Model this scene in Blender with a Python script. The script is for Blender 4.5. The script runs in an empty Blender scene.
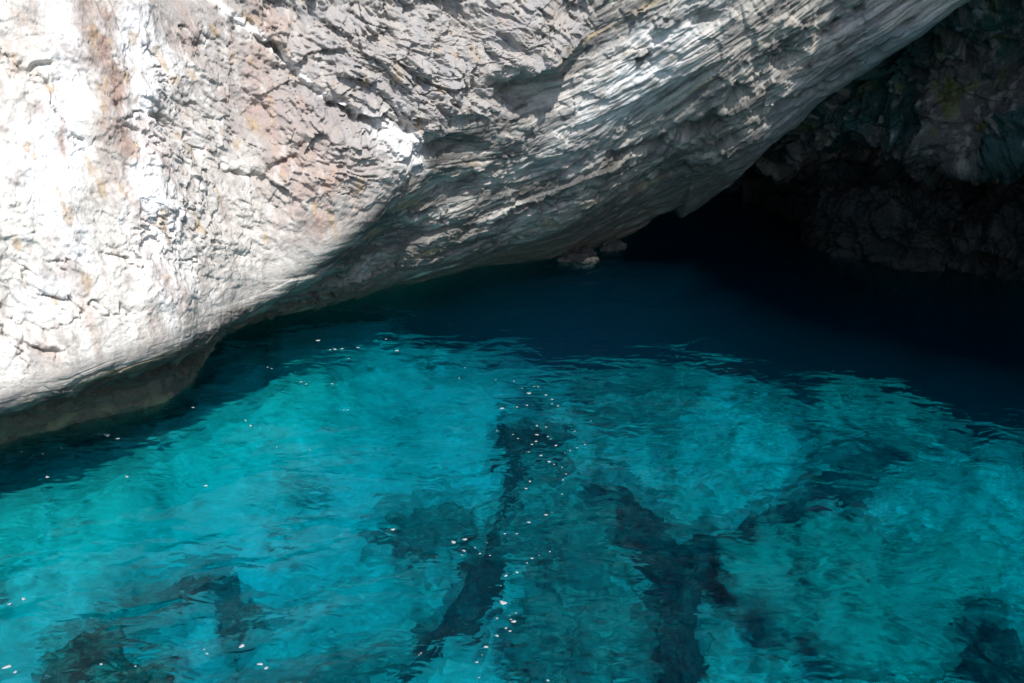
import bpy, math
import numpy as np

# ------------------------------------------------------------------ camera, world, sun, exposure
SC = bpy.context.scene
COL = SC.collection
CAM_H, PITCH, LENS = 5.0, math.radians(22.0), 32.0
F = LENS / 36.0 * 1024.0                        # focal length in pixels
cam_d = bpy.data.cameras.new('camera'); cam_d.lens = LENS; cam_d.sensor_width = 36.0
cam_d.clip_start = 0.05; cam_d.clip_end = 2000
cam = bpy.data.objects.new('camera', cam_d); COL.objects.link(cam)
cam.location = (0, 0, CAM_H); cam.rotation_euler = (math.pi / 2 - PITCH, 0, 0)
SC.camera = cam

SUN_EL, SUN_AZ = math.radians(55.0), math.radians(160.0)   # azimuth clockwise from +Y (the view direction)
w = bpy.data.worlds.new('World'); SC.world = w; w.use_nodes = True
nt = w.node_tree
sky = nt.nodes.new('ShaderNodeTexSky'); sky.sky_type = 'NISHITA'; sky.sun_disc = False
sky.sun_elevation = SUN_EL; sky.sun_rotation = SUN_AZ
nt.links.new(sky.outputs['Color'], nt.nodes['Background'].inputs['Color'])
nt.nodes['Background'].inputs['Strength'].default_value = 0.15
sun_d = bpy.data.lights.new('sun', 'SUN'); sun_d.energy = 4.2; sun_d.angle = math.radians(0.5)
sun_d.color = (1.0, 0.97, 0.93)
sun = bpy.data.objects.new('sun', sun_d); COL.objects.link(sun); sun.location = (0, -10, 30)
sun.rotation_euler = (math.pi / 2 - SUN_EL, 0, math.pi - SUN_AZ)
SC.view_settings.view_transform = 'Standard'; SC.view_settings.look = 'None'
SC.view_settings.exposure = 0.3; SC.view_settings.gamma = 1.0
SC.cycles.use_denoising = True
SC.cycles.max_bounces = 10; SC.cycles.transparent_max_bounces = 12
SC.cycles.caustics_reflective = False; SC.cycles.caustics_refractive = True
SC.cycles.sample_clamp_indirect = 4.0

QUAL = 1.0                                       # mesh density
RNG = np.random.default_rng(7)
ct, st = math.cos(PITCH), math.sin(PITCH)

def U(px, py, d):
    """the point seen at pixel (px, py) at depth d metres along the optical axis"""
    u = (px - 512.0) / F; v = (py - 341.5) / F
    return np.array((u * d, d * (ct - v * st), CAM_H - d * (st + v * ct)))
def W(px, py):
    """... on the water surface"""
    v = (py - 341.5) / F
    return U(px, py, CAM_H / (st + v * ct))
N_VIEW = 1.05
def B(px, py, z):
    """... on a bed at height z, through the refracting surface"""
    p = W(px, py); d = p - np.array((0, 0, CAM_H)); d /= np.linalg.norm(d)
    h = d[:2] / N_VIEW; k = math.sqrt(1 - h @ h)
    return np.array((p[0] - h[0] / k * z, p[1] - h[1] / k * z, z))
def project(P):
    x, y, z = P[..., 0], P[..., 1], P[..., 2] - CAM_H
    d = y * ct - z * st; v = -(z * ct + y * st)
    d = np.where(d < 0.3, 0.3, d)
    return 512 + F * x / d, 341.5 + F * v / d

# ------------------------------------------------------------------ noise (numpy)
def _hash(ix, iy, iz, seed):
    h = (ix.astype(np.uint32) * np.uint32(374761393) + iy.astype(np.uint32) * np.uint32(668265263)
         + iz.astype(np.uint32) * np.uint32(2147483647) + np.uint32((seed * 974634543) & 0xffffffff))
    h = (h ^ (h >> np.uint32(13))) * np.uint32(1274126177)
    h = h ^ (h >> np.uint32(16)); h = h * np.uint32(2246822519)
    return h ^ (h >> np.uint32(15))
def gnoise(P, seed=0):
    P = P.astype(np.float32); f = np.floor(P); i = f.astype(np.int64); f = P - f
    u = f * f * f * (f * (f * 6 - 15) + 10)
    out = 0
    for dx in (0, 1):
        for dy in (0, 1):
            for dz in (0, 1):
                h = _hash(i[:, 0] + dx, i[:, 1] + dy, i[:, 2] + dz, seed)
                gx = (h & np.uint32(1023)).astype(np.float32) / 511.5 - 1
                gy = ((h >> np.uint32(10)) & np.uint32(1023)).astype(np.float32) / 511.5 - 1
                gz = ((h >> np.uint32(20)) & np.uint32(1023)).astype(np.float32) / 511.5 - 1
                wgt = ((u[:, 0] if dx else 1 - u[:, 0]) * (u[:, 1] if dy else 1 - u[:, 1]) * (u[:, 2] if dz else 1 - u[:, 2]))
                out = out + wgt * (gx * (f[:, 0] - dx) + gy * (f[:, 1] - dy) + gz * (f[:, 2] - dz))
    return out                                   # about -0.6 .. 0.6
def fbm(P, n=4, seed=0, gain=0.5, ridged=False):
    a, s, out = 1.0, 1.0, 0
    for k in range(n):
        v = gnoise(P * s + 17.3 * k, seed + k * 11)
        out = out + a * ((0.5 - np.abs(v) * 2) if ridged else v); a *= gain; s *= 2.03
    return out
def facets(P, seed, slope=1.0):
    """broken rock: every Voronoi cell is a plane of its own height and tilt; returns (height, F2-F1)"""
    P = P.astype(np.float32); i = np.floor(P).astype(np.int64)
    n = len(P); best = np.full(n, 9, np.float32); sec = best.copy(); val = np.zeros(n, np.float32)
    for dx in (-1, 0, 1):
        for dy in (-1, 0, 1):
            for dz in (-1, 0, 1):
                a, b, c = i[:, 0] + dx, i[:, 1] + dy, i[:, 2] + dz
                h = _hash(a, b, c, seed); g = _hash(a, b, c, seed + 101)
                fx = P[:, 0] - (a + (h & np.uint32(1023)).astype(np.float32) / 1023)
                fy = P[:, 1] - (b + ((h >> np.uint32(10)) & np.uint32(1023)).astype(np.float32) / 1023)
                fz = P[:, 2] - (c + ((h >> np.uint32(20)) & np.uint32(1023)).astype(np.float32) / 1023)
                d = np.sqrt(fx * fx + fy * fy + fz * fz)
                v = ((g & np.uint32(255)).astype(np.float32) / 255 - .5
                     + slope * (fx * (((g >> np.uint32(8)) & np.uint32(255)).astype(np.float32) / 127.5 - 1)
                                + fy * (((g >> np.uint32(16)) & np.uint32(255)).astype(np.float32) / 127.5 - 1)
                                + fz * (((g >> np.uint32(24)) & np.uint32(255)).astype(np.float32) / 127.5 - 1)))
                m = d < best
                sec = np.where(m, best, np.minimum(sec, d)); val = np.where(m, v, val); best = np.where(m, d, best)
    return val, sec - best
def sstep(a, b, x):
    t = np.clip((x - a) / (b - a), 0, 1); return t * t * (3 - 2 * t)
def seg_dist(qx, qy, pts):
    """distance in pixels-at-build to a polyline drawn on a surface, and which side"""
    best = np.full(qx.shape, 1e9); side = np.zeros(qx.shape)
    for (x0, y0), (x1, y1) in zip(pts[:-1], pts[1:]):
        dx, dy = x1 - x0, y1 - y0; L2 = dx * dx + dy * dy
        t = np.clip(((qx - x0) * dx + (qy - y0) * dy) / L2, 0, 1)
        ex, ey = qx - x0 - t * dx, qy - y0 - t * dy; d = np.hypot(ex, ey)
        s = np.sign(dx * ey - dy * ex); m = d < best
        best = np.where(m, d, best); side = np.where(m, s, side)
    return best, side

# ------------------------------------------------------------------ mesh helpers
def spline(Pk, t, u):
    """Catmull-Rom (finite-difference Hermite) through Pk at parameters t, evaluated at u, along axis 0"""
    t = np.asarray(t, float); m = np.zeros_like(Pk)
    dt = np.diff(t)
    sl = (Pk[1:] - Pk[:-1]) / dt.reshape((-1,) + (1,) * (Pk.ndim - 1))
    m[0], m[-1] = sl[0], sl[-1]
    wa = (dt[1:] / (dt[1:] + dt[:-1])).reshape((-1,) + (1,) * (Pk.ndim - 1))
    m[1:-1] = sl[:-1] * wa + sl[1:] * (1 - wa)
    k = np.clip(np.searchsorted(t, u, side='right') - 1, 0, len(t) - 2)
    h = dt[k]; s = (u - t[k]) / h
    e = (slice(None),) + (None,) * (Pk.ndim - 1)
    s, h = s[e], h[e]
    return ((2 * s**3 - 3 * s**2 + 1) * Pk[k] + (s**3 - 2 * s**2 + s) * h * m[k]
            + (-2 * s**3 + 3 * s**2) * Pk[k + 1] + (s**3 - s**2) * h * m[k + 1])
def loft(CP, ts, us, tr, ur):
    a = spline(CP, ts, us)                        # along stations
    return np.swapaxes(spline(np.swapaxes(a, 0, 1), tr, ur), 0, 1)
def grid_normals(G):
    a = np.gradient(G, axis=0); b = np.gradient(G, axis=1)
    n = np.cross(a, b); return n / (np.linalg.norm(n, axis=-1, keepdims=True) + 1e-9)
def grid_mesh(name, G, mat, parent=None, attrs=None, flip=False, wrap=False):
    n, m = G.shape[:2]
    idx = np.arange(n * m).reshape(n, m)
    if wrap:
        idx = np.concatenate([idx, idx[:1]], 0)
    q = np.stack([idx[:-1, :-1], idx[1:, :-1], idx[1:, 1:], idx[:-1, 1:]], -1).reshape(-1, 4)
    if flip: q = q[:, ::-1]
    return raw_mesh(name, G.reshape(-1, 3), q, mat, parent, attrs)
def raw_mesh(name, V, q, mat, parent=None, attrs=None, smooth=True):
    me = bpy.data.meshes.new(name)
    me.vertices.add(len(V)); me.vertices.foreach_set('co', np.ascontiguousarray(V, np.float32).ravel())
    k = q.shape[1]
    me.loops.add(q.size); me.loops.foreach_set('vertex_index', np.ascontiguousarray(q, np.int32).ravel())
    me.polygons.add(len(q)); me.polygons.foreach_set('loop_start', np.arange(0, q.size, k, dtype=np.int32))
    me.polygons.foreach_set('use_smooth', np.full(len(q), smooth))
    me.update(calc_edges=True)
    for an, av in (attrs or {}).items():
        a = me.attributes.new(an, 'FLOAT_COLOR', 'POINT')
        c = np.ones((len(V), 4), np.float32); c[:, :3] = av.reshape(-1, 3)
        a.data.foreach_set('color', c.ravel())
    me.materials.append(mat)
    o = bpy.data.objects.new(name, me); COL.objects.link(o)
    if parent is not None: o.parent = parent
    return o
def tag(o, label=None, cat=None, group=None, kind=None):
    if label: o['label'] = label
    if cat: o['category'] = cat
    if group: o['group'] = group
    if kind: o['kind'] = kind
    return o
def empty(name, loc=(0, 0, 0)):
    o = bpy.data.objects.new(name, None); o.location = loc; COL.objects.link(o); return o

# ------------------------------------------------------------------ materials
class NT:
    def __init__(s, name):
        s.m = bpy.data.materials.new(name); s.m.use_nodes = True; s.t = s.m.node_tree; s.t.nodes.clear()
        s.out = s.n('ShaderNodeOutputMaterial')
    def n(s, typ, ins=None, **kw):
        nd = s.t.nodes.new(typ)
        for k, v in kw.items(): setattr(nd, k, v)
        for k, v in (ins or {}).items():
            if hasattr(v, 'is_output'): s.t.links.new(v, nd.inputs[k])
            else: nd.inputs[k].default_value = v
        return nd
    def math(s, op, a, b=0.0):
        return s.n('ShaderNodeMath', {0: a, 1: b}, operation=op).outputs[0]
    def link(s, a, b): s.t.links.new(a, b)

def rock_material(name, rough=0.85, bump=0.02, scale=1.0, stretch=None, spec=0.25, cells=0.35):
    N = NT(name)
    pos = N.n('ShaderNodeNewGeometry').outputs['Position']
    pos0 = pos
    if stretch is not None:                        # rotate the strata onto x and squeeze along it
        pos = N.n('ShaderNodeMapping', {'Vector': N.n('ShaderNodeAttribute', attribute_name='Strata').outputs['Vector'], 'Scale': stretch}).outputs[0]
    col = N.n('ShaderNodeVertexColor', layer_name='Col').outputs['Color']
    n1 = N.n('ShaderNodeTexNoise', {'Vector': pos, 'Scale': 9.0 * scale, 'Detail': 8.0, 'Roughness': 0.65})
    n2 = N.n('ShaderNodeTexNoise', {'Vector': pos0, 'Scale': (24.0 if stretch is not None else 42.0) * scale, 'Detail': 6.0, 'Roughness': 0.65})
    vo = N.n('ShaderNodeTexVoronoi', {'Vector': pos, 'Scale': 24.0 * scale, 'Randomness': 1.0}, feature='F1')
    r1 = N.n('ShaderNodeMapRange', {0: n1.outputs[0], 1: 0.3, 2: 0.7, 3: 0.86, 4: 1.12}).outputs[0]
    r2 = N.n('ShaderNodeMapRange', {0: n2.outputs[0], 1: 0.3, 2: 0.7, 3: 0.82, 4: 1.14}).outputs[0]
    mul = N.math('MULTIPLY', r1, r2)
    mx = N.n('ShaderNodeVectorMath', {0: col, 1: mul}, operation='MULTIPLY').outputs[0]
    h = N.math('ADD', N.math('MULTIPLY', n1.outputs[0], 1.0), N.math('MULTIPLY', n2.outputs[0], 0.35))
    h = N.math('ADD', h, N.math('MULTIPLY', vo.outputs['Distance'], cells))
    bp = N.n('ShaderNodeBump', {'Height': h, 'Strength': 1.0, 'Distance': bump})
    bs = N.n('ShaderNodeBsdfPrincipled', {'Base Color': mx, 'Roughness': rough, 'Normal': bp.outputs[0], 'Specular IOR Level': spec})
    N.link(bs.outputs[0], N.out.inputs['Surface'])
    return N.m
M_ROCK = rock_material('limestone', bump=0.018, cells=0.2)
M_STRATA = rock_material('layered limestone', bump=0.032, cells=0.0, stretch=(0.16, 1.0, 1.0))
M_CAVE = rock_material('wet cave rock', rough=0.6, bump=0.04, scale=0.7, spec=0.15)
M_BED = rock_material('seabed sand and rock', rough=0.9, bump=0.03, scale=0.5, spec=0.0)
M_SUB = rock_material('algae covered rock', rough=0.95, bump=0.05, scale=0.5, spec=0.0)

def water_material():
    N = NT('sea water')
    tc = N.n('ShaderNodeNewGeometry').outputs['Position']
    mp = N.n('ShaderNodeMapping', {'Vector': tc, 'Rotation': (0, 0, .25), 'Scale': (1.0, 1.8, 1.0)}).outputs[0]
    cal = N.n('ShaderNodeTexNoise', {'Vector': tc, 'Scale': .45, 'Detail': 2.0}).outputs[0]
    cal = N.n('ShaderNodeMapRange', {0: cal, 1: .35, 2: .65, 3: .35, 4: 1.25}).outputs[0]
    n1 = N.n('ShaderNodeTexNoise', {'Vector': mp, 'Scale': 3.6, 'Detail': 1.6, 'Roughness': 0.5, 'Distortion': .5})
    hgt = N.math('MULTIPLY', n1.outputs[0], cal)
    bp = N.n('ShaderNodeBump', {'Height': hgt, 'Strength': 1.0, 'Distance': 0.02})
    fr = N.n('ShaderNodeFresnel', {'IOR': 1.33, 'Normal': bp.outputs[0]}).outputs[0]
    fr = N.math('MULTIPLY', fr, 0.42)
    tr = N.n('ShaderNodeBsdfTransparent', {'Color': (1, 1, 1, 1)})
    bp2 = N.n('ShaderNodeBump', {'Height': hgt, 'Strength': 1.0, 'Distance': 0.09})
    rf = N.n('ShaderNodeBsdfRefraction', {'Color': (1, 1, 1, 1), 'Roughness': 0.0, 'IOR': 1.09, 'Normal': bp2.outputs[0]})
    gl = N.n('ShaderNodeBsdfGlossy', {'Color': (1, 1, 1, 1), 'Roughness': 0.02, 'Normal': bp.outputs[0]})
    m1 = N.n('ShaderNodeMixShader', {0: WATER_REFR, 1: tr.outputs[0], 2: rf.outputs[0]})
    m2 = N.n('ShaderNodeMixShader', {0: fr, 1: m1.outputs[0], 2: gl.outputs[0]})
    N.link(m2.outputs[0], N.out.inputs['Surface'])
    # clear sea water: red goes first, then green
    ab = N.n('ShaderNodeVolumeAbsorption', {'Color': (0.0, 0.916, 0.957, 1), 'Density': 1.8})
    sc = N.n('ShaderNodeVolumeScatter', {'Color': (.0, .5, .85, 1), 'Density': 0.038, 'Anisotropy': -0.1})
    N.link(N.n('ShaderNodeAddShader', {0: ab.outputs[0], 1: sc.outputs[0]}).outputs[0], N.out.inputs['Volume'])
    return N.m
WATER_REFR = 0.6

# ------------------------------------------------------------------ the cliff
def row_list(*rows): return rows
def far(p, dy, z): return np.array((p[0], p[1] + dy, z))
def station(wl, mid, ridge, r4, r5, r6, back=None):
    wl, mid, ridge, r4, r5, r6 = [np.array(p, float) for p in (wl, mid, ridge, r4, r5, r6)]
    if back is None: r0 = wl + np.array((-1.3, 2.2, -5.5)); rm = wl + np.array((-0.5, 0.9, -0.8))
    else: r0, rm = wl + np.array(back), wl + np.array(back) * 0.3 + np.array((0, 0, 0.12))
    r7 = np.array((r6[0] - 2.0, max(r6[1] + 8, 24.0), 13.0)); r8 = np.array((r6[0] - 2.0, 34.0, -5.0))
    return [r0, rm, wl, mid, ridge, r4, r5, r6, r7, r8]
ST = [
    station((-16, -8, 0), (-15.9, -8.3, .4), (-15.5, -8.6, .9), (-15.9, -8, 3), (-16.5, -7, 5.5), (-17.5, -5, 9)),
    station((-9.3, 4.6, 0), (-9.0, 4.35, .35), (-8.5, 4.0, .95), (-8.8, 4.4, 2.9), (-9.4, 5.3, 5.0), (-10.2, 6.8, 8.5)),
    station(W(0, 438), U(0, 419, 9.85), U(0, 397, 9.1), U(0, 200, 9.2), U(0, 0, 9.6), U(0, -250, 9.6)),
    station(W(75, 415), U(78, 396, 10.35), U(82, 371, 9.5), U(75, 190, 9.6), U(68, 0, 10.0), U(60, -250, 10.0)),
    station(W(150, 397), U(156, 374, 10.95), U(165, 341, 10.2), U(150, 180, 10.2), U(135, 0, 10.6), U(115, -250, 10.6)),
    station(W(192, 368), U(198, 350, 11.75), U(209, 321, 11.0), U(195, 165, 10.85), U(182, 0, 11.2), U(165, -250, 11.2)),
    station(W(226, 341), U(236, 323, 12.6), U(254, 297, 11.7), U(240, 150, 11.5), U(232, 0, 11.7), U(220, -250, 11.7)),
    station(W(300, 322), U(315, 290, 13.1), U(335, 246, 12.0), U(320, 120, 11.9), U(312, 0, 12.1), U(305, -250, 12.1)),
    station(W(380, 302), U(397, 240, 13.6), U(417, 166, 12.5), U(405, 85, 12.2), U(398, 0, 12.3), U(390, -250, 12.3)),
    station(W(440, 290), U(460, 208, 13.8), U(483, 118, 12.85), U(472, 60, 12.75), U(462, 0, 12.8), U(450, -250, 12.6)),
    station(W(500, 273), U(525, 178, 14.1), U(553, 66, 13.25), U(545, 20, 13.1), U(538, -40, 13.0), U(520, -280, 12.8)),
    station(W(560, 262), U(588, 135, 14.0), U(612, -8, 12.95), U(605, -70, 12.8), U(600, -130, 12.8), U(580, -330, 12.8)),
    station(W(625, 246), U(655, 85, 13.9), U(690, -90, 12.4), U(685, -150, 12.3), U(680, -220, 12.3), U(660, -420, 12.6)),
    station(U(718, 194, 17.0), U(745, 45, 13.5), U(790, -170, 12.5), U(790, -240, 12.4), U(785, -300, 12.5), U(770, -480, 13), (0.6, 4.0, 1.6)),
    station(U(800, 117, 15.3), U(825, -40, 12.9), U(900, -290, 11.8), U(900, -360, 11.7), U(900, -420, 11.8), U(900, -600, 11), (0.8, 5.0, 1.5)),
    station(U(950, 6, 13.0), U(975, -130, 11.9), U(1060, -430, 10.6), U(1065, -500, 10.4), U(1070, -600, 10.4), U(1080, -800, 10.6), (1.2, 6.0, 1.6)),
    station(U(1150, -150, 10.5), U(1180, -290, 9.3), U(1300, -620, 7.1), U(1310, -720, 7.0), U(1320, -820, 7.1), U(1330, -1000, 8.0), (2, 9.0, 1.6)),
    station((11.5, 7.0, 8.2), (11.5, 5.6, 8.6), (11.8, 3.6, 9.6), (12, 3.4, 10.6), (12, 3.6, 11.6), (12, 6, 13.5), (3, 10, 0)),
    station((22, 2.0, 8.2), (22, 0, 8.6), (22, -2, 9.6), (22, -2, 10.6), (22, -1.6, 11.6), (22, 1, 13.5), (0, 14, 0)),
]
CP = np.array(ST)
NS = len(ST)
ts = np.arange(NS, dtype=float)
tr = np.array([0, 1.0, 1.6, 3, 4, 5, 6, 7, 8, 9.0])
# denser where the photograph looks
def warp(knots, counts):
    return np.concatenate([np.linspace(a, b, max(2, int(c * QUAL)), endpoint=False) for a, b, c in zip(knots[:-1], knots[1:], counts)] + [[knots[-1]]])
us = warp([0, 1, 2, 12.5, 14.5, 16, 18], [30, 240, 760, 170, 60, 20])
ur = warp([0, 1.0, 1.6, 3, 4, 5, 6, 7, 8, 9], [20, 60, 190, 190, 130, 110, 70, 16, 8])
tc = np.concatenate([[0], np.cumsum(np.mean(np.linalg.norm(np.diff(CP[:, 2:6], axis=0), axis=-1), axis=1))])   # stations by chord length
G0 = loft(CP, tc, np.interp(us, ts, tc), tr, ur)
Nm = grid_normals(G0)
n, m = G0.shape[:2]
# make the normals point out of the rock (towards the open side)
if (Nm[np.searchsorted(us, 7.0), np.searchsorted(ur, 5.5)] @ np.array((0, -1, .5))) < 0: Nm = -Nm; FLIP = True
else: FLIP = False
P = G0.reshape(-1, 3); Nf = Nm.reshape(-1, 3)
SS, RR = np.meshgrid(us, ur, indexing='ij'); SS = SS.ravel(); RR = RR.ravel()
qx, qy = project(P)
fa = sstep(3.86, 4.16, RR + np.clip(SS - 7.5, 0, 1) * np.clip(12.5 - SS, 0, 1) * (.9 * fbm(P * 1.1, 3, 19) + .25 * fbm(P * 5, 2, 18)))                         # 1 on the open face, 0 on the overhang
# strata direction of the overhang: along its lower edge
e1 = U(950, 6, 12.8) - W(640, 243); e1 /= np.linalg.norm(e1)
e2 = np.cross(e1, np.array((0.5, -0.6, -0.5))); e2 /= np.linalg.norm(e2); e3 = np.cross(e1, e2)
# solid strata: curved beds that rise ever more steeply to the right
w_ax = U(650, 140, 14.0) - np.array((0, 0, CAM_H)); w_ax /= np.linalg.norm(w_ax)
a_ax = np.cross(w_ax, np.array((0, 0, 1.0))); a_ax /= np.linalg.norm(a_ax); b_ax = np.cross(a_ax, w_ax)
Pc = P - U(650, 140, 14.0)
sa = Pc @ a_ax
ka = np.linspace(-14, 14, 400); sl = np.interp(ka, [-5, -3.8, -2.3, -.8, .8, 2.3], [.15, .22, .32, .5, .64, .74])
hk = np.cumsum(sl) * (ka[1] - ka[0])
S = np.stack([sa, Pc @ b_ax - np.interp(sa, ka, hk), 0.12 * (Pc @ w_ax)], -1)
warpn = np.stack([gnoise(P * 0.9, 1), gnoise(P * 0.9, 2), gnoise(P * 0.9, 3)], -1)
# --- open face: blocky, chipped limestone, the chips running down along the vein
v1 = U(420, 140, 12.4) - U(215, 0, 11.7); v1 /= np.linalg.norm(v1)
v3 = np.array((0, -.9, .4)); v3 -= v1 * (v3 @ v1); v3 /= np.linalg.norm(v3); v2 = np.cross(v3, v1)
FV = np.stack([P @ v1, P @ v2, P @ v3], -1)
Fw = FV + 0.30 * warpn + .08 * np.stack([gnoise(P * 3.1, 4), gnoise(P * 3.1, 5), gnoise(P * 3.1, 6)], -1)
o2, _ = facets((P + .2 * warpn) * 2.6, 79, 1.0); o3, _ = facets((P + .1 * warpn) * 6.5, 80, 1.0)
d_face = 0.36 * fbm(P * 0.45, 3, 21) + .06 * fbm(P * 1.6, 3, 22)
f1, c1 = facets(Fw * np.array((0.8, 1.6, 1.2)), 31, 1.0)
f2, c2 = facets(Fw * np.array((2.0, 4.2, 3.2)) + 5, 32, 1.1)
f3, c3 = facets(Fw * np.array((5.0, 11.0, 8.0)) + 9, 33, 1.1)
rough_zone = np.clip(0.16 + 0.85 * sstep(180, 330, qx) * sstep(260, 90, qy) + 0.8 * fbm(P * 0.7, 2, 41) * sstep(-200, 250, qx), 0.13, 1.2)
d_face = d_face + 0.11 * f1 * rough_zone + 0.085 * f2 * rough_zone + 0.034 * f3 * (0.15 + rough_zone * 0.8) + rough_zone * (.085 * o2 + .036 * o3)
d_face = d_face + (0.03 + .02 * rough_zone) * fbm(Fw * np.array((1.2, 3.0, 2.0)), 5, 51, 0.58, True)
chip = fbm(Fw * np.array((3.0, 8.0, 6.0)), 3, 57, .6)
d_face = d_face - 0.045 * sstep(.2, .3, chip) * (.12 + rough_zone) + 0.012 * fbm(P * 14, 3, 55)
crk = np.abs(fbm(Fw * np.array((.8, 1.9, 1.5)) + 3, 4, 58, .55))
d_face = d_face - 0.10 * sstep(.035, .0, crk) * sstep(-.1, .25, fbm(P * .9, 2, 59)) 
# --- overhang: thin strata stretched along e1
wv = np.stack([0 * SS, gnoise(S * np.array((.5, 1.5, 1.5)), 8), gnoise(S * np.array((.5, 1.5, 1.5)), 9)], -1)
Sw = S + 0.16 * wv
A = Sw * np.array((0.30, 1.8, 1.8)); A2 = Sw * np.array((0.9, 5.5, 5.5)); A3 = Sw * np.array((2.8, 15, 15))
g1, k1 = facets(A, 61, 0.5); g2, k2 = facets(A2, 62, 0.6)
A4 = Sw * np.array((5.0, 30, 30))
patch = np.clip(.75 + 1.6 * fbm(P * .8, 3, 76), 0, 1)
groove = np.abs(fbm(Sw * np.array((.45, 3.4, 3.4)) + 4, 3, 78, .6))
d_over = (0.16 * fbm(P * 0.5, 2, 71) + 0.07 * g1 + 0.024 * g2 + 0.022 * fbm(A2, 3, 72, 0.5, True)
          + 0.022 * fbm(A3, 3, 73, .6) + .009 * fbm(A4, 2, 77) + (patch * (.3 + .7 * sstep(1.9, 2.8, RR))) * (0.016 * fbm(P * 5, 4, 74, 0.55, True) + .06 * o2 + .034 * o3)
          - .035 * sstep(.05, .0, groove) * sstep(-.2, .15, fbm(P * .7, 2, 70)))
jag = sstep(3.7, 3.2, RR) * sstep(9.0, 7.0, SS)       # broken, jagged foot on the left
d_over = d_over + jag * (.035 * o2 + .02 * o3 + .05 * fbm(P * 2.2, 3, 69))
lefty = sstep(9.0, 7.0, SS)                        # the lip is a clean, rounded edge on the left
rim = np.exp(-((RR - 4.0) / .28) ** 2)
d_face = d_face * (1 - .5 * rim * lefty) * (1 - .25 * rim); d_over = d_over * (1 - .6 * np.exp(-((RR - 3.95) / .55) ** 2) * sstep(10.0, 8.5, SS))
d = d_face * fa + d_over * (1 - fa)
# --- sculpted features
j1, j2, j3 = gnoise(P * 3.5, 11), gnoise(P * 3.5, 12), fbm(P * 6, 3, 13)
cut = np.clip(.65 + 1.7 * gnoise(P * 2.6, 14) + .8 * j3, 0, 1.5)      # cracks open and close along their length
def crease(pts, wpx, depth, lip=0.0):
    global d
    ds, side = seg_dist(qx + 9 * warpn[:, 0] + 14 * j1 + 8 * j3, qy + 9 * warpn[:, 1] + 14 * j2 - 8 * j3, pts)
    d = d - depth * cut * np.exp(-(ds / wpx) ** 2)
    if lip: d = d + lip * np.exp(-(ds / (wpx * 4)) ** 2) * (side > 0) * sstep(0, wpx, ds)
crease([(270, 45), (300, 75), (322, 92), (345, 108), (382, 124), (415, 128)], 5, 0.42, -0.14)
crease([(240, 20), (268, 48), (300, 76)], 4, 0.10)
crease([(200, 138), (232, 168), (262, 172), (300, 150)], 4, 0.12)
crease([(-10, 338), (12, 341), (28, 350), (40, 346), (58, 354)], 3, 0.10)
crease([(0, 62), (30, 70), (48, 60)], 4, 0.10)
crease([(395, 190), (440, 150), (470, 140)], 5, 0.10)
crease([(215, 0), (262, 36), (330, 100), (372, 118), (420, 138)], 5, -0.06)      # proud pale vein
# hollow under the knob beside the ridge
for cx, cy, sx, sy, a in ((514, 92, 36, 15, 0.35), (450, 150, 30, 9, .25), (262, 118, 26, 22, 0.18), (450, 188, 30, 12, 0.12)):
    d = d - a * np.exp(-((qx - cx) / sx) ** 2 - ((qy - cy) / sy) ** 2)
d = d + .55 * sstep(82, 62, qy + .35 * (qx - 520) + 30 * warpn[:, 0] + 16 * fbm(P * 2.5, 3, 20)) * np.exp(-((qx - 525) / 52) ** 2) * sstep(-60, 30, qy) * (RR < 6)
for cx, cy, sx, sy, a in ((395, 150, 30, 40, 0.15), (330, 150, 60, 50, 0.12)):
    d = d + a * np.exp(-((qx - cx) / sx) ** 2 - ((qy - cy) / sy) ** 2)
# long grooves in the overhang
for pts, wd, dep in (([(690, 130), (740, 95), (800, 50), (862, 5)], 7, 0.2), ([(640, 150), (700, 128), (735, 108)], 5, 0.1),
                     ([(560, 175), (640, 150), (700, 132)], 4, 0.08), ([(600, 215), (680, 168), (760, 122), (850, 70), (930, 15)], 4, 0.1),
                     ([(640, 75), (700, 30), (745, -5)], 4, 0.07), ([(430, 235), (520, 205), (600, 190)], 4, 0.1)):
    crease(pts, wd, dep)
# undercut foot at the water
foot = sstep(2.35, 1.5, RR) * (SS < 12.6)
d = d + (.16 - .38 * sstep(4, 8, SS)) * foot
Td = np.array((0, 0, -1.0)) + Nf * Nf[:, 2:3]; Td /= np.linalg.norm(Td, axis=1, keepdims=True) + 1e-6
Dir = Nf + (0.5 * fa * (RR < 6.5) * (1 - np.exp(-((RR - 4.0) / .45) ** 2)))[:, None] * Td            # blocks lean out downwards, so each keeps its own shade
G = (P + Dir * d[:, None]).reshape(n, m, 3)

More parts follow.
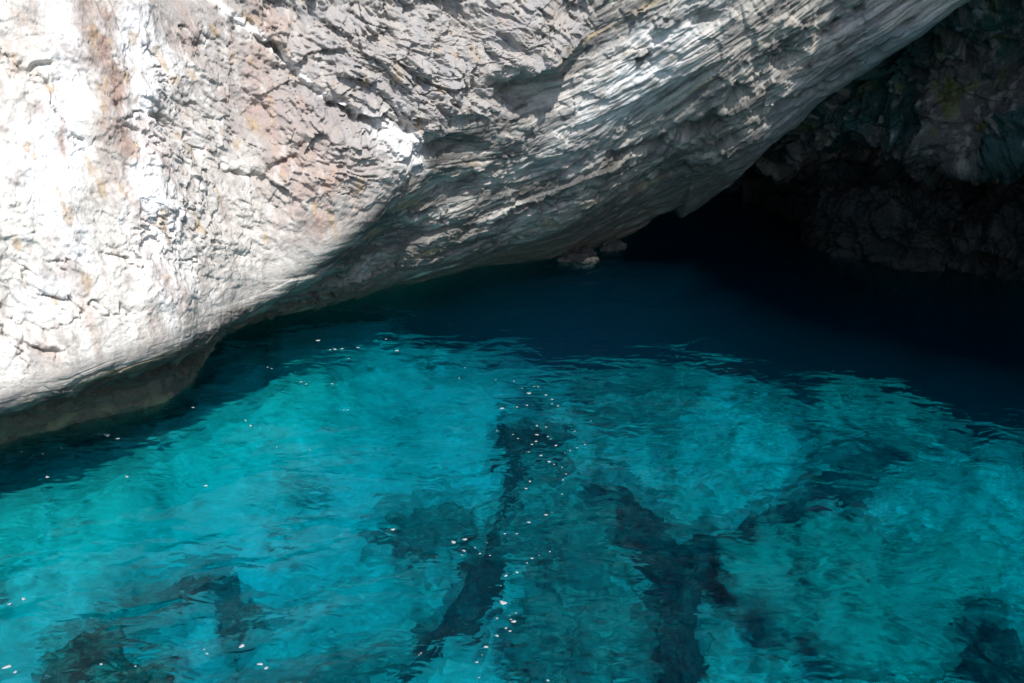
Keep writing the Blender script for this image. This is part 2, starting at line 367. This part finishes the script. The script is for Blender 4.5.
# --- rock colour
def mixc(c, col, k):
    return c + (np.array(col) - c) * np.clip(k, 0, 1)[:, None]
nz = fbm(P * 1.1, 4, 81); nz2 = fbm(P * 3.5, 4, 82); nz3 = fbm(P * np.array((2.6, 2.6, .5)), 4, 83)
c = np.tile(np.array((0.38, 0.355, 0.33)), (len(P), 1))
c = mixc(c, (0.64, 0.60, 0.545), sstep(330, 30, qx + 160 * nz + 90 * nz2 - .85 * (qy - 150)) * fa)                    # cream flank
c = mixc(c, (0.80, 0.79, 0.78), (np.exp(-((qx - 140 - .1 * qy + 30 * nz) / 24) ** 2) + np.exp(-((qx - 60 + 50 * nz) / 18) ** 2)) * sstep(380, 200, qy) * fa)
pink = (np.exp(-((qx - 98 - .12 * qy + 30 * nz) / 17) ** 2) * sstep(230, 120, qy) * (0.5 + 1.2 * nz2 + .4)
        + np.exp(-((qx - 305 + 60 * nz) / 55) ** 2 - ((qy - 150 + 60 * nz) / 70) ** 2) * (0.65 + 1.4 * nz2)
        + np.exp(-((qx - 262 + 20 * nz) / 16) ** 2 - ((qy - 30) / 60) ** 2) * .8 + sstep(.1, .45, nz3) * .5 * sstep(420, 300, qx) + np.exp(-((qx - 60) / 5) ** 2 - ((qy - 135) / 25) ** 2) * .8)
c = mixc(c, (0.40, 0.285, 0.235), pink * 0.85 * fa)
streak = fbm(P * np.array((7, 7, .45)) + .3 * warpn, 4, 84, .6)
c = mixc(c, (.33, .29, .27), sstep(.12, .42, streak) * .55 * fa)
c = mixc(c, (.72, .70, .67), sstep(.12, .42, -streak) * .5 * fa * sstep(420, 200, qx))
c = mixc(c, (.42, .29, .16), sstep(.3, .5, fbm(P * np.array((5, 5, 1.2)), 3, 85)) * .6 * fa)
c = mixc(c, (0.33, 0.315, 0.31), sstep(-.1, .25, nz2 + .25 * nz) * sstep(200, 330, qx) * sstep(190, 90, qy) * 0.85 * fa)
vd, _ = seg_dist(qx + 6 * warpn[:, 0], qy + 6 * warpn[:, 1], [(215, 0), (262, 36), (330, 100), (372, 118), (420, 138)])
c = mixc(c, (0.78, 0.77, 0.75), np.exp(-(vd / 4) ** 2) * fa * .9)
vd, _ = seg_dist(qx, qy, [(385, 128), (405, 150), (418, 165)])
c = mixc(c, (0.72, 0.71, 0.69), np.exp(-(vd / 16) ** 2) * .8)
# overhang: grey and buff laminae, grazing sunlight painted white, ochre seams, wet foot deepened with shade
lam = fbm(Sw * np.array((0.9, 6, 6)), 5, 91, .65); lam2 = fbm(Sw * np.array((2.6, 16, 16)), 4, 92, .65)
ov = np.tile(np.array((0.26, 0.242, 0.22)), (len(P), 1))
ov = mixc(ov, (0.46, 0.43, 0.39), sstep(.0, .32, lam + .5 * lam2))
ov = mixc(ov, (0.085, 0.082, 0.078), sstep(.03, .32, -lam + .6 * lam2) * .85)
ov = mixc(ov, (0.10, 0.10, 0.105), sstep(.12, .4, fbm(P * 1.3, 4, 94)) * .6)
ov = mixc(ov, (0.33, 0.26, 0.15), sstep(.25, .5, fbm(Sw * np.array((.6, 5, 5)), 3, 93)) * .8)
ov = mixc(ov, (.44, .405, .355), sstep(11.3, 13, SS + nz) * sstep(2.1, 2.7, RR + .6 * nz) * np.clip(.3 + 1.8 * lam2 + 1.2 * lam, 0, .8))
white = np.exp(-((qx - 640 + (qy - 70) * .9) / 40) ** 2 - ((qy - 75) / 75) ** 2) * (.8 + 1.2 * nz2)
ov = mixc(ov, (0.80, 0.79, 0.77), white)  # sun grazing the upper overhang, put into the colour as white
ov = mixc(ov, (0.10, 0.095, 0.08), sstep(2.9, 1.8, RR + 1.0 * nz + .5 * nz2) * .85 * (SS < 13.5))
ov = mixc(ov, (0.055, 0.047, 0.036), sstep(7.9, 5.8, SS + nz) * sstep(3.98, 3.7, RR + .25 * nz2) * .93)  # shade below the left lip, painted in along with the wet crust
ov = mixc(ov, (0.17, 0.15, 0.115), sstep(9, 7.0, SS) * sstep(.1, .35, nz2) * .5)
ov = mixc(ov, (0.22, 0.24, 0.24), sstep(12.2, 14, SS + nz * 2) * sstep(2.4, 1.7, RR + nz) * .9)
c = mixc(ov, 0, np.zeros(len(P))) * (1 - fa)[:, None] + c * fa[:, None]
# dark tide-line crust at the foot of the open face
tide = sstep(0.5, 0.12, P[:, 2] + 0.25 * nz2 + .2 * nz) * (SS < 13)
c = mixc(c, (0.13, 0.115, 0.085), tide * .85)
c = mixc(c, (0.30, 0.27, 0.16), np.exp(-((P[:, 2] - .16) / .07) ** 2) * (SS < 9) * .5 * sstep(-.1, .3, nz2))
c = np.clip(c, 0.03, 0.85)

cliff = empty('rock_cliff', tuple(W(226, 341)))
tag(cliff, 'pale sunlit limestone cliff that overhangs the sea and the cave mouth', 'cliff')
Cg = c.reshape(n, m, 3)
def part(name, r0, r1, mat):
    a, b = np.searchsorted(ur, r0), np.searchsorted(ur, r1)
    b = min(b, m - 1)
    V = G[:, a:b + 1] - np.array(cliff.location)
    return grid_mesh(name, V, mat, cliff, {'Col': Cg[:, a:b + 1], 'Strata': S.reshape(n, m, 3)[:, a:b + 1]}, flip=FLIP)
p1 = part('sunlit_face', 4.0, 9.1, M_ROCK)
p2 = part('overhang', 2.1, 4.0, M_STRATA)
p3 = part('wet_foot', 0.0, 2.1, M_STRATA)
p1['label'] = 'cream and grey sunlit rock face with pink stains'
p2['label'] = 'grey layered underside leaning over the water'
p3['label'] = 'dark wet band of rock along the waterline'

# ------------------------------------------------------------------ the cave's far rock
def cave_col(px, wl_py, dw, lip_py, dl, rec, top_d, pxs=0):
    w0 = U(px, wl_py, dw)
    return [w0 + np.array((0, .3, -6.0)), w0 + np.array((0, 0, -.3)), U(px, wl_py - 38, dw - .25), U(px, (wl_py + lip_py) / 2 + 8, dw - .1),
            U(px, lip_py + 26, dl + rec * 1.7), U(px, lip_py + 11, dl + rec * 1.5), U(px, lip_py, dl), U(px + pxs, lip_py - 45, dl - .1), U(px + pxs, lip_py - 110, dl - .5),
            U(px + pxs, lip_py - 220, top_d), np.array((U(px, lip_py, dl)[0], U(px, lip_py, dl)[1] + 3, 10.0))]
CC = np.array([
    cave_col(470, 215, 24, 150, 24, 0, 23), cave_col(600, 212, 25, 150, 25, 0, 24),
    cave_col(700, 212, 25, 165, 24, .3, 21), cave_col(760, 225, 22, 158, 19.5, 1.0, 18),
    cave_col(810, 245, 18.8, 138, 17.0, 1.2, 16), cave_col(850, 259, 17.5, 132, 16.3, 1.3, 15.2),
    cave_col(900, 270, 16.8, 143, 15.7, 1.0, 14.4), cave_col(945, 273, 16.6, 163, 15.3, .9, 13.8),
    cave_col(985, 276, 16.4, 166, 15.1, 1.3, 13.4), cave_col(1030, 279, 16.0, 150, 14.6, 1.2, 13.0),
    cave_col(1120, 290, 15.2, 150, 13.8, .8, 12.2), cave_col(1300, 320, 13.5, 150, 12.2, .5, 11),
    cave_col(1600, 380, 11, 150, 10, .3, 9.2), cave_col(2300, 500, 8.0, 200, 7.4, .2, 7.0)])
ucs = warp([0, 2, 10, 13], [40, 420, 90]); ucr = warp([0, 1, 9, 10], [12, 380, 20])
C0 = loft(CC, np.arange(len(CC), dtype=float), ucs, np.arange(11, dtype=float), ucr)
Cn = grid_normals(C0)
CFLIP = Cn[len(ucs) // 2, len(ucr) // 2] @ np.array((0, -1, 0)) < 0
if CFLIP: Cn = -Cn
P = C0.reshape(-1, 3); cx_, cy_ = project(P)
wn = np.stack([gnoise(P * .8, 5), gnoise(P * .8, 6), gnoise(P * .8, 7)], -1)
Pw = P + .4 * wn
f1, _ = facets(Pw * np.array((.9, .9, 1.1)), 131, 1.0); f2, _ = facets(Pw * np.array((2.2, 2.2, 2.6)), 132, 1.1); f3, _ = facets(Pw * np.array((5.5, 5.5, 6.)), 133, 1.1)
dd = (.35 * fbm(P * .5, 3, 141) + .26 * f1 + .12 * f2 + .05 * f3 + .22 * fbm(Pw * np.array((1.2, 1.2, 1.0)), 4, 142, .5, True) + .05 * fbm(P * 5, 3, 143))
GC = C0 + Cn * dd.reshape(Cn.shape[:2])[..., None]
a1 = fbm(P * .9, 4, 151); a2 = fbm(P * 3, 4, 152)
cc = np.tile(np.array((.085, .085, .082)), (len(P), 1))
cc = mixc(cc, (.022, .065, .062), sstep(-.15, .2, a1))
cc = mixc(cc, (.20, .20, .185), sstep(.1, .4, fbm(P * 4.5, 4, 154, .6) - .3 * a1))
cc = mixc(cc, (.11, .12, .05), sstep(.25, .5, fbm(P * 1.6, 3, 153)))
cc = mixc(cc, (.007, .011, .011), sstep(140, 190, cy_ + 25 * a1) * .92)  # shade under the ledge painted into the lower wall
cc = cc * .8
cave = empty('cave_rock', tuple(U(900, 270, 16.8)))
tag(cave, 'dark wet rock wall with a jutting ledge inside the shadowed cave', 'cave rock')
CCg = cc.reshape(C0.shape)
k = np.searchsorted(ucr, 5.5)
for nm, a, b, lb in (('lower_wall', 0, k, 'undercut wall with shade in its colour, rising from the cave water'), ('hanging_ledge', k, len(ucr) - 1, 'dark greenish ledge jutting over the undercut')):
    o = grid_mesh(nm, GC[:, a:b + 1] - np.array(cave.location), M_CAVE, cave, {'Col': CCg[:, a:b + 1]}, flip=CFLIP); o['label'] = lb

# ------------------------------------------------------------------ seabed
drop = np.array([B(*p, -1.5)[:2] for p in ((-400, 520), (0, 446), (120, 402), (230, 350), (330, 328), (430, 338), (560, 342), (680, 350), (790, 372), (900, 392), (1024, 418), (1300, 470))])
bx = warp([-60, -13, -8, 12, 18, 60], [8, 30, 520, 30, 8]); by = warp([-60, 2, 4, 16, 34, 60], [8, 20, 420, 120, 6])
X, Y = np.meshgrid(bx, by, indexing='ij')
Pb = np.stack([X.ravel(), Y.ravel(), np.zeros(X.size)], -1)
dl = np.interp(Pb[:, 0], drop[:, 0], drop[:, 1]) + 3.5 * sstep(-1.2, -3.4, Pb[:, 0]) - Pb[:, 1]          # metres in front of the drop-off that stands in for the shade's edge
b1 = fbm(Pb * .45, 4, 201); b2 = fbm(Pb * 1.6, 4, 202); b3 = fbm(Pb * 5, 3, 203)
zb = -1.9 - 4.5 * sstep(1.0, -4.5, dl + .9 * b1) + .35 * b1 + .22 * b2 + .06 * b3 - .05 * np.maximum(2 - Pb[:, 1], 0)
shore = np.array([(-16, -8)] + [(-9.3, 4.6)] + [tuple(W(*p)[:2]) for p in ((0, 438), (75, 415), (150, 397), (192, 368), (226, 341), (300, 322), (380, 302), (500, 273))])
sd = (np.interp(Pb[:, 0], shore[:, 0], shore[:, 1]) - Pb[:, 1]) * .6          # metres out from the foot of the cliff
zb = zb + .95 * sstep(2.8, .2, sd + .4 * b1) * sstep(-1.3, -3.6, Pb[:, 0])
right = sstep(-.5, .8, Pb[:, 0] - .19 * (Pb[:, 1] - 12.4) - .5 + 1.3 * b1 + .5 * b2)
zb = zb + (.4 + .6 * right) * (.26 * fbm(Pb * 1.1, 4, 204, .5, True))
bc = np.tile(np.array((.66, .66, .58)), (len(Pb), 1))
bc = mixc(bc, (.36, .45, .40), sstep(0.05, .35, b1 + .5 * b2) * .8)
bc = mixc(bc, (.85, .85, .78), sstep(.1, .4, -b1 + .3 * b2) * .7)
bc = mixc(bc, (.33, .38, .30), right * sstep(-.2, .2, b2 + .3 * b1 + .5 * b3) * .9)
light_line = np.abs(fbm(Pb * np.array((1.1, .8, 1)) + .25 * b2[:, None], 3, 210, .5))
bc = mixc(bc, (.9, .9, .84), (1 - right) * sstep(.09, .0, light_line) * .8)  # webs of sunlight painted on the sand as pale lines
bs_ = fbm(Pb * np.array((.9, .9, 1)) + .5 * b2[:, None], 4, 206, .55, True)
bc = mixc(bc, (.20, .34, .31), (1 - right) * sstep(.15, -.15, bs_ + .4 * b2) * .75)
bc = mixc(bc, (.04, .07, .07), sstep(.25, .5, b2 * .8 + b3 * .7 + .3 * fbm(Pb * 11, 2, 207)) * .8)
bc = mixc(bc, (.05, .06, .06), sstep(.9, -2.6, dl + .8 * b1 + .3 * b2) * .95)  # shade over the back water put into a darker bed colour
bc = mixc(bc, (.86, .87, .80), right * sstep(.15, .4, fbm(Pb * 4, 4, 208, .65)) * .8 * sstep(-.6, .6, dl))
bc = mixc(bc, (.09, .15, .13), right * sstep(.05, .35, fbm(Pb * 6, 4, 209, .65)) * .8)
bc = np.clip(bc, .02, .88)
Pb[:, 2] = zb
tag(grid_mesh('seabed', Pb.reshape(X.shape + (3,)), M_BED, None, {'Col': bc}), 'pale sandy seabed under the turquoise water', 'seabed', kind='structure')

# ------------------------------------------------------------------ rocks under the water
def rock_mesh(name, px, py, wpx, hpx, top, height, colour, seed, yaw=0.0, ends=None, mat=None, mix=(.2, .32, .28), res=110, flat=1.0):
    c0 = B(px, py, top)
    L = B(px - wpx / 2, py, top); R_ = B(px + wpx / 2, py, top); T = B(px, py - hpx / 2, top); D = B(px, py + hpx / 2, top)
    a = np.linalg.norm(R_ - L) / 2; b = np.linalg.norm(T - D) / 2
    if ends is not None:                             # a long rock lying between two points of the bed
        e0, e1_ = B(*ends[0], top), B(*ends[1], top); c0 = (e0 + e1_) / 2; dv = e1_ - e0
        a, b, yaw = np.linalg.norm(dv) / 2 * 1.15, ends[2], math.atan2(dv[1], dv[0])
    th = np.linspace(0, 2 * np.pi, res, endpoint=False); ph = np.linspace(0.02, np.pi - .02, res // 2)
    TH, PH = np.meshgrid(th, ph, indexing='ij')
    D_ = np.stack([np.cos(TH) * np.sin(PH), np.sin(TH) * np.sin(PH), np.cos(PH)], -1).reshape(-1, 3)
    # slightly flat-topped dome
    sc = 1 / (np.abs(D_[:, 0]) ** 2.0 + np.abs(D_[:, 1]) ** 2.0 + np.abs(D_[:, 2]) ** 2.4) ** (1 / 2.1)
    Q = D_ * sc[:, None]
    off = np.array((seed * 7.1, seed * 3.3, seed * 1.7))
    f, _ = facets(Q * 1.6 + off, 300 + seed, .8)
    r = 1 + 1.05 * fbm(Q * (1.3 if ends is None else np.array((3.0, 1.2, 1.2))) + off, 5, 310 + seed, .58) + .2 * f + .3 * fbm(Q * 4 + off, 4, 311 + seed, .6)
    Q = Q * r[:, None] * np.array((a * .88, b * .88, height / 2))
    low = Q[:, 2] < 0                              # the flanks run down into the bed
    Q[low, :2] *= 1 + .55 * np.clip(-Q[low, 2:3] / (height / 2), 0, 1) * (1 + .8 * fbm(Q[low] * 3 + off, 2, 350 + seed)[:, None])
    Q[low, 2] *= (2.7 + top - height * .42) / (height / 2)
    if ends is not None:
        X3 = np.stack([Q[:, 0] * 1.1 + off[0], 0 * Q[:, 0], 0 * Q[:, 0] + .5], -1)
        Q[:, 1] = Q[:, 1] * (1 + 1.1 * gnoise(X3 * 1.7, 360 + seed)) + 1.5 * b * gnoise(X3, 361 + seed)
    cy, sy = math.cos(yaw), math.sin(yaw)
    Q = np.stack([Q[:, 0] * cy - Q[:, 1] * sy, Q[:, 0] * sy + Q[:, 1] * cy, Q[:, 2]], -1)
    col = np.tile(np.array(colour), (len(Q), 1)).astype(float)
    kd = .35 if colour is DARK else 1.0
    col = mixc(col, mix, sstep(0.0, .4, fbm(Q * 1.6 + off, 4, 320 + seed)) * .7 * kd)
    col = mixc(col, (.42, .52, .44), sstep(.12, .4, fbm(Q * 4.5 + off, 4, 330 + seed, .65)) * .7 * kd)
    col = mixc(col, (.03, .05, .05), sstep(.1, .4, fbm(Q * 3.2 + off, 4, 340 + seed, .65)) * .8)
    o = grid_mesh(name, Q.reshape(TH.shape + (3,)), mat or M_SUB, None, {'Col': np.clip(col, .02, .8)}, wrap=True)
    o.location = (c0[0], c0[1], top - height * .42)
    return o
DARK, MID, PALE = (.018, .048, .055), (.07, .17, .16), (.20, .36, .31)
SUB = [  # px, py, width, height, top z, dome height, colour, yaw, label
    (870, 575, 230, 150, -1.25, .6, PALE, .3, 'widest pale green boulder under the water, mottled with algae'),
    (580, 620, 150, 110, -1.35, .5, MID, -.5, 'wide teal boulder under the lower trail of white flecks'),
    (570, 520, 120, 56, -1.4, .35, MID, .8, 'teal flat rock between the black weedy rock and the lower boulder'),
    (868, 402, 90, 60, -1.3, .5, PALE, .8, 'green boulder at the edge of the dark shadowed water'),
    (432, 518, 84, 58, -1.5, .3, MID, .8, 'round teal rock beside the bright sand, left of the flecks'),
    (122, 674, 92, 34, -.95, .4, (.035, .045, .042), .1, 'brownish black rock lying just under the surface'),
    (76, 636, 74, 16, -1.0, .3, (.06, .06, .05), .5, 'thin dark rock beside the brownish black rock'),
    (176, 576, 90, 16, -1.4, .3, MID, .6, 'low teal rock in the paler water below the cliff'),
    (240, 602, 44, 30, -1.5, .3, MID, .2, 'small round teal rock in the bright sandy shallows'),
    (340, 664, 130, 34, -1.5, .3, MID, .3, 'long low teal rock half buried in bright sand'),
    (1005, 646, 74, 84, -1.1, .4, DARK, .1, 'black weedy rock beside the widest pale green boulder'),
    (640, 402, 120, 34, -1.45, .4, MID, .1, 'flat green rock near the edge of the shadowed water'),
]
for k, (px, py, wp, hp, top, hh, col, yaw, lb) in enumerate(SUB):
    tag(rock_mesh('submerged_rock', px, py, wp, hp, top, hh, col, k + 1, yaw), lb, 'submerged rock', 'rocks under the clear water')

for k, (a_, b_, wd, top, lb) in enumerate([  # the forked dark channel is made of added dark solids
    ((500, 428), (562, 424), .40, -1.3, 'small black weedy rock under the upper trail of white flecks'),
    ((520, 462), (480, 540), .15, -1.6, 'narrow black rock running down from the small weedy rock'),
    ((492, 566), (418, 652), .17, -1.5, 'dark ragged rock edging the bright sand'),
    ((605, 478), (682, 545), .36, -1.35, 'navy rock with a rippled outline under the middle of the water'),
    ((696, 700), (684, 575), .17, -1.45, 'added dark strip for the dark gap between the two widest green boulders'),
    ((690, 556), (790, 500), .30, -1.4, 'added dark slanting strip for the head of the dark gap between the green boulders'),
    ((800, 492), (895, 435), .30, -1.45, 'added dark slanting strip that points up to the shaded navy water')]):
    tag(rock_mesh('submerged_rock', 0, 0, 10, 10, top, .3, DARK, 40 + k, ends=(a_, b_, wd)), lb, 'submerged rock', 'rocks under the clear water')

# rocks standing at the cliff's foot
def shore_rock(px, py, wpx, hpx, seed, label):
    c0 = W(px, py); s = np.linalg.norm(c0 - np.array((0, 0, CAM_H))) / F
    a, h = wpx * s / 2, hpx * s
    th = np.linspace(0, 2 * np.pi, 80, endpoint=False); ph = np.linspace(.02, np.pi - .02, 50)
    TH, PH = np.meshgrid(th, ph, indexing='ij')
    D_ = np.stack([np.cos(TH) * np.sin(PH), np.sin(TH) * np.sin(PH), np.cos(PH)], -1).reshape(-1, 3)
    off = seed * 5.3
    f, _ = facets(D_ * 1.7 + off, 400 + seed, .8)
    r = 1 + .4 * fbm(D_ * 1.3 + off, 4, 410 + seed) + .14 * f
    Q = D_ * r[:, None] * np.array((a, a * .8, h * .8))
    col = mixc(np.tile(np.array((.055, .052, .048)), (len(Q), 1)), (.11, .105, .09), sstep(0, .35, fbm(Q * 5 + off, 3, 420)))
    o = grid_mesh('shore_rock', Q.reshape(TH.shape + (3,)), M_ROCK, None, {'Col': col}, wrap=True)
    o.location = (c0[0], c0[1], -h * .1)
    return tag(o, label, 'rock', 'small rocks at the foot of the cliff')
shore_rock(577, 258, 42, 15, 1, 'rounded grey rock at the waterline under the overhang')
shore_rock(612, 247, 26, 12, 2, 'smaller grey rock at the waterline where the cave turns black')

# ------------------------------------------------------------------ water
def waves(n, L, seed):
    r = np.random.default_rng(seed)
    kf = np.fft.fftfreq(n, L / n) * 2 * np.pi
    KX, KY = np.meshgrid(kf, kf, indexing='ij'); K = np.hypot(KX, KY) + 1e-6
    ang = np.arctan2(KY, KX)
    amp = (K ** -2.1 * np.exp(-(2.6 / K) ** 2) + .010 * np.exp(-((K - 9) / 3.5) ** 2) + .03 * np.exp(-((K - 4) / 1.4) ** 2)) * np.exp(-(K / 60) ** 2)
    amp = amp * (0.25 + np.cos(ang - 1.95) ** 4 + .6 * np.cos(ang - 1.35) ** 6)
    ph = r.uniform(0, 2 * np.pi, (n, n))
    h = np.real(np.fft.ifft2(amp * np.exp(1j * ph))); return h / h.std()
NW = 720
hw = waves(NW, 22.0, 5)
xi = np.linspace(-10, 12, NW, endpoint=False); yi = np.linspace(3.5, 25.5, NW, endpoint=False)
X, Y = np.meshgrid(xi, yi, indexing='ij')
Pq = np.stack([X.ravel(), Y.ravel(), np.zeros(X.size)], -1)
calm = np.clip(.8 + 1.1 * fbm(Pq * .3, 3, 501), .3, 1.5)
pc = W(370, 440); calm = (calm * (1 - .6 * np.exp(-((Pq[:, 0] - pc[0]) / 2.2) ** 2 - ((Pq[:, 1] - pc[1]) / 2.4) ** 2)) * (1 + .25 * sstep(1, 4, Pq[:, 0]))).reshape(X.shape)
edge = np.minimum(np.minimum(X + 10, 12 - X), np.minimum(Y - 3.5, 25.5 - Y))
Z = hw * 0.029 * calm * sstep(0, .8, edge)
V = np.stack([X, Y, Z], -1).reshape(-1, 3)
idx = np.arange(NW * NW).reshape(NW, NW)
q = np.stack([idx[:-1, :-1], idx[1:, :-1], idx[1:, 1:], idx[:-1, 1:]], -1).reshape(-1, 4)
# the open sea round it
c4 = [idx[0, 0], idx[-1, 0], idx[-1, -1], idx[0, -1]]
ring = [idx[:, 0], idx[-1, :], idx[::-1, -1], idx[0, ::-1]]
outer = [(-400, -400), (400, -400), (400, 60), (-400, 60)]
no = len(V); quads = []; extra = []
for k in range(4):
    e = ring[k]; (ax, ay), (bx_, by_) = outer[k], outer[(k + 1) % 4]
    t = np.linspace(0, 1, len(e))
    base = no + sum(len(x) for x in extra)
    extra.append(np.stack([ax + (bx_ - ax) * t, ay + (by_ - ay) * t, np.zeros(len(e))], -1))
    o = base + np.arange(len(e))
    quads.append(np.stack([o[:-1], o[1:], e[1:], e[:-1]], -1))
V = np.concatenate([V] + extra); q = np.concatenate([q] + quads)
water = raw_mesh('water', V, q, water_material())
tag(water, 'clear turquoise sea water with fine ripples, navy in the shade', 'water', kind='structure')

# ------------------------------------------------------------------ white flecks of foam adrift
N = NT('foam'); bs = N.n('ShaderNodeBsdfPrincipled', {'Base Color': (.36, .38, .38, 1), 'Roughness': .6}); N.link(bs.outputs[0], N.out.inputs['Surface'])
M_FOAM = N.m
FL = '''529,394,6 546,395,4 552,400,4 552,405,3 558,407,4 534,387,3 538,387,3 522,389,2 502,410,6 517,408,4 527,406,4 497,429,3 513,433,3 537,424,4 546,425,3 537,433,5 536,440,5 532,443,4 556,445,5 575,430,3 585,445,3 591,420,2 577,448,3 570,451,3 529,451,3 541,458,5 518,437,3 565,455,2 548,435,3 551,438,2 459,375,3 496,380,3 514,382,3 465,367,2 584,441,2
549,465,5 554,467,3 562,469,3 566,475,3 563,481,4 562,495,3 530,482,4 526,489,4 546,511,5 552,509,2 529,518,6 505,534,4 517,535,4 454,543,7 465,540,6 464,552,5 462,556,3 475,549,3 480,554,4 490,556,3 550,551,3 532,557,4 527,562,3 539,554,2 517,573,5 506,577,6 487,544,2
501,585,2 503,600,10 516,611,3 510,614,2 497,617,4 514,622,8 511,619,4 506,629,4 510,632,4 497,636,5 486,647,7 482,655,2 477,662,5 479,679,3 421,653,3 419,655,2
193,408,4 246,423,4 251,429,5 268,370,3 272,371,3 301,380,4 306,382,3 332,381,4 349,361,3 335,349,6 342,348,5 358,346,5 397,353,6 318,340,6 386,338,3 310,450,3 277,446,3 344,410,3 348,410,3 330,350,4
47,476,5 127,477,5 206,487,6 107,435,9 99,434,3 118,439,5 62,449,3 43,456,4 22,453,4 53,448,2
23,597,6 9,602,5 7,666,10 15,671,5 101,664,4 135,664,3 204,648,3 207,653,4 242,646,9 260,662,8 266,666,6 393,532,6 453,542,5 548,682,5 398,575,2'''
flecks = [tuple(float(v) for v in s.split(',')) for s in FL.split()]
def fleck_mesh(seed):
    r = np.random.default_rng(seed); k = 18
    th = np.linspace(0, 2 * np.pi, k, endpoint=False)
    rad = .5 * (1 + .25 * np.sin(2 * th + r.uniform(0, 6)) + .18 * np.sin(3 * th + r.uniform(0, 6)) + .1 * np.sin(5 * th + r.uniform(0, 6)))
    asp = r.uniform(.45, .9)
    ringv = [np.stack([np.cos(th) * rad * f, np.sin(th) * rad * f * asp, np.full(k, z)], -1) for f, z in ((.5, -.10), (1, -.02), (.92, .07), (.45, .12))]
    V = np.concatenate(ringv + [np.array([[0, 0, -.1], [0, 0, .13]])]); q = []
    for a in range(3):
        for j in range(k):
            q.append((a * k + j, a * k + (j + 1) % k, (a + 1) * k + (j + 1) % k, (a + 1) * k + j))
    for j in range(0, k, 2):
        q.append((4 * k, (j + 2) % k, (j + 1) % k, j)); q.append((4 * k + 1, 3 * k + j, 3 * k + (j + 1) % k, 3 * k + (j + 2) % k))
    return V, np.array(q)
protos = []
for s in range(7):
    Vv, qq = fleck_mesh(60 + s); o = raw_mesh('foam_fleck', Vv, qq, M_FOAM); protos.append(o)
big = sorted(range(len(flecks)), key=lambda i: -flecks[i][2])
special = {(107, 435): 'largest white fleck afloat close under the cliff foot', (503, 600): 'widest white fleck afloat over the lower teal boulder',
           (514, 622): 'round white fleck afloat below the widest one over the teal boulder', (7, 666): 'big white fleck afloat at the edge of the brownish black rock',
           (242, 646): 'long white fleck afloat alone over bright sand', (486, 647): 'oval white fleck at the lower end of the drifting trail'}
used = set()
for i, (px, py, s) in enumerate(flecks):
    pi = i % 7
    if pi in used: o = protos[pi].copy(); COL.objects.link(o)
    else: o = protos[pi]; used.add(pi)
    p = W(px, py); sz = s * np.linalg.norm(p - np.array((0, 0, CAM_H))) / F * .6
    ix = int(round((p[0] + 10) / 22 * NW)); iy = int(round((p[1] - 3.5) / 22 * NW))
    z = Z[ix, iy] if 0 <= ix < NW and 0 <= iy < NW else 0.0
    o.location = (p[0], p[1], z + .02 * sz); o.scale = (sz, sz * 1.15, sz * .8); o.rotation_euler = (0, 0, RNG.uniform(-.5, .5))
    if py < 360: lb = 'white fleck afloat where the shade of the cliff begins'
    elif py < 500 and px < 360: lb = 'white fleck afloat on the water beneath the sunlit cliff'
    elif px > 440 and py < 462: lb = 'white fleck drifting in the trail over the black weedy rock'
    elif px > 440 and py < 580: lb = 'white fleck in the middle of the drifting trail'
    elif px > 440: lb = 'white fleck drifting at the near end of the trail'
    else: lb = 'white fleck afloat over the sandy shallows apart from the trail'
    tag(o, special.get((int(px), int(py)), lb), 'foam fleck', 'white flecks of foam adrift on the water')
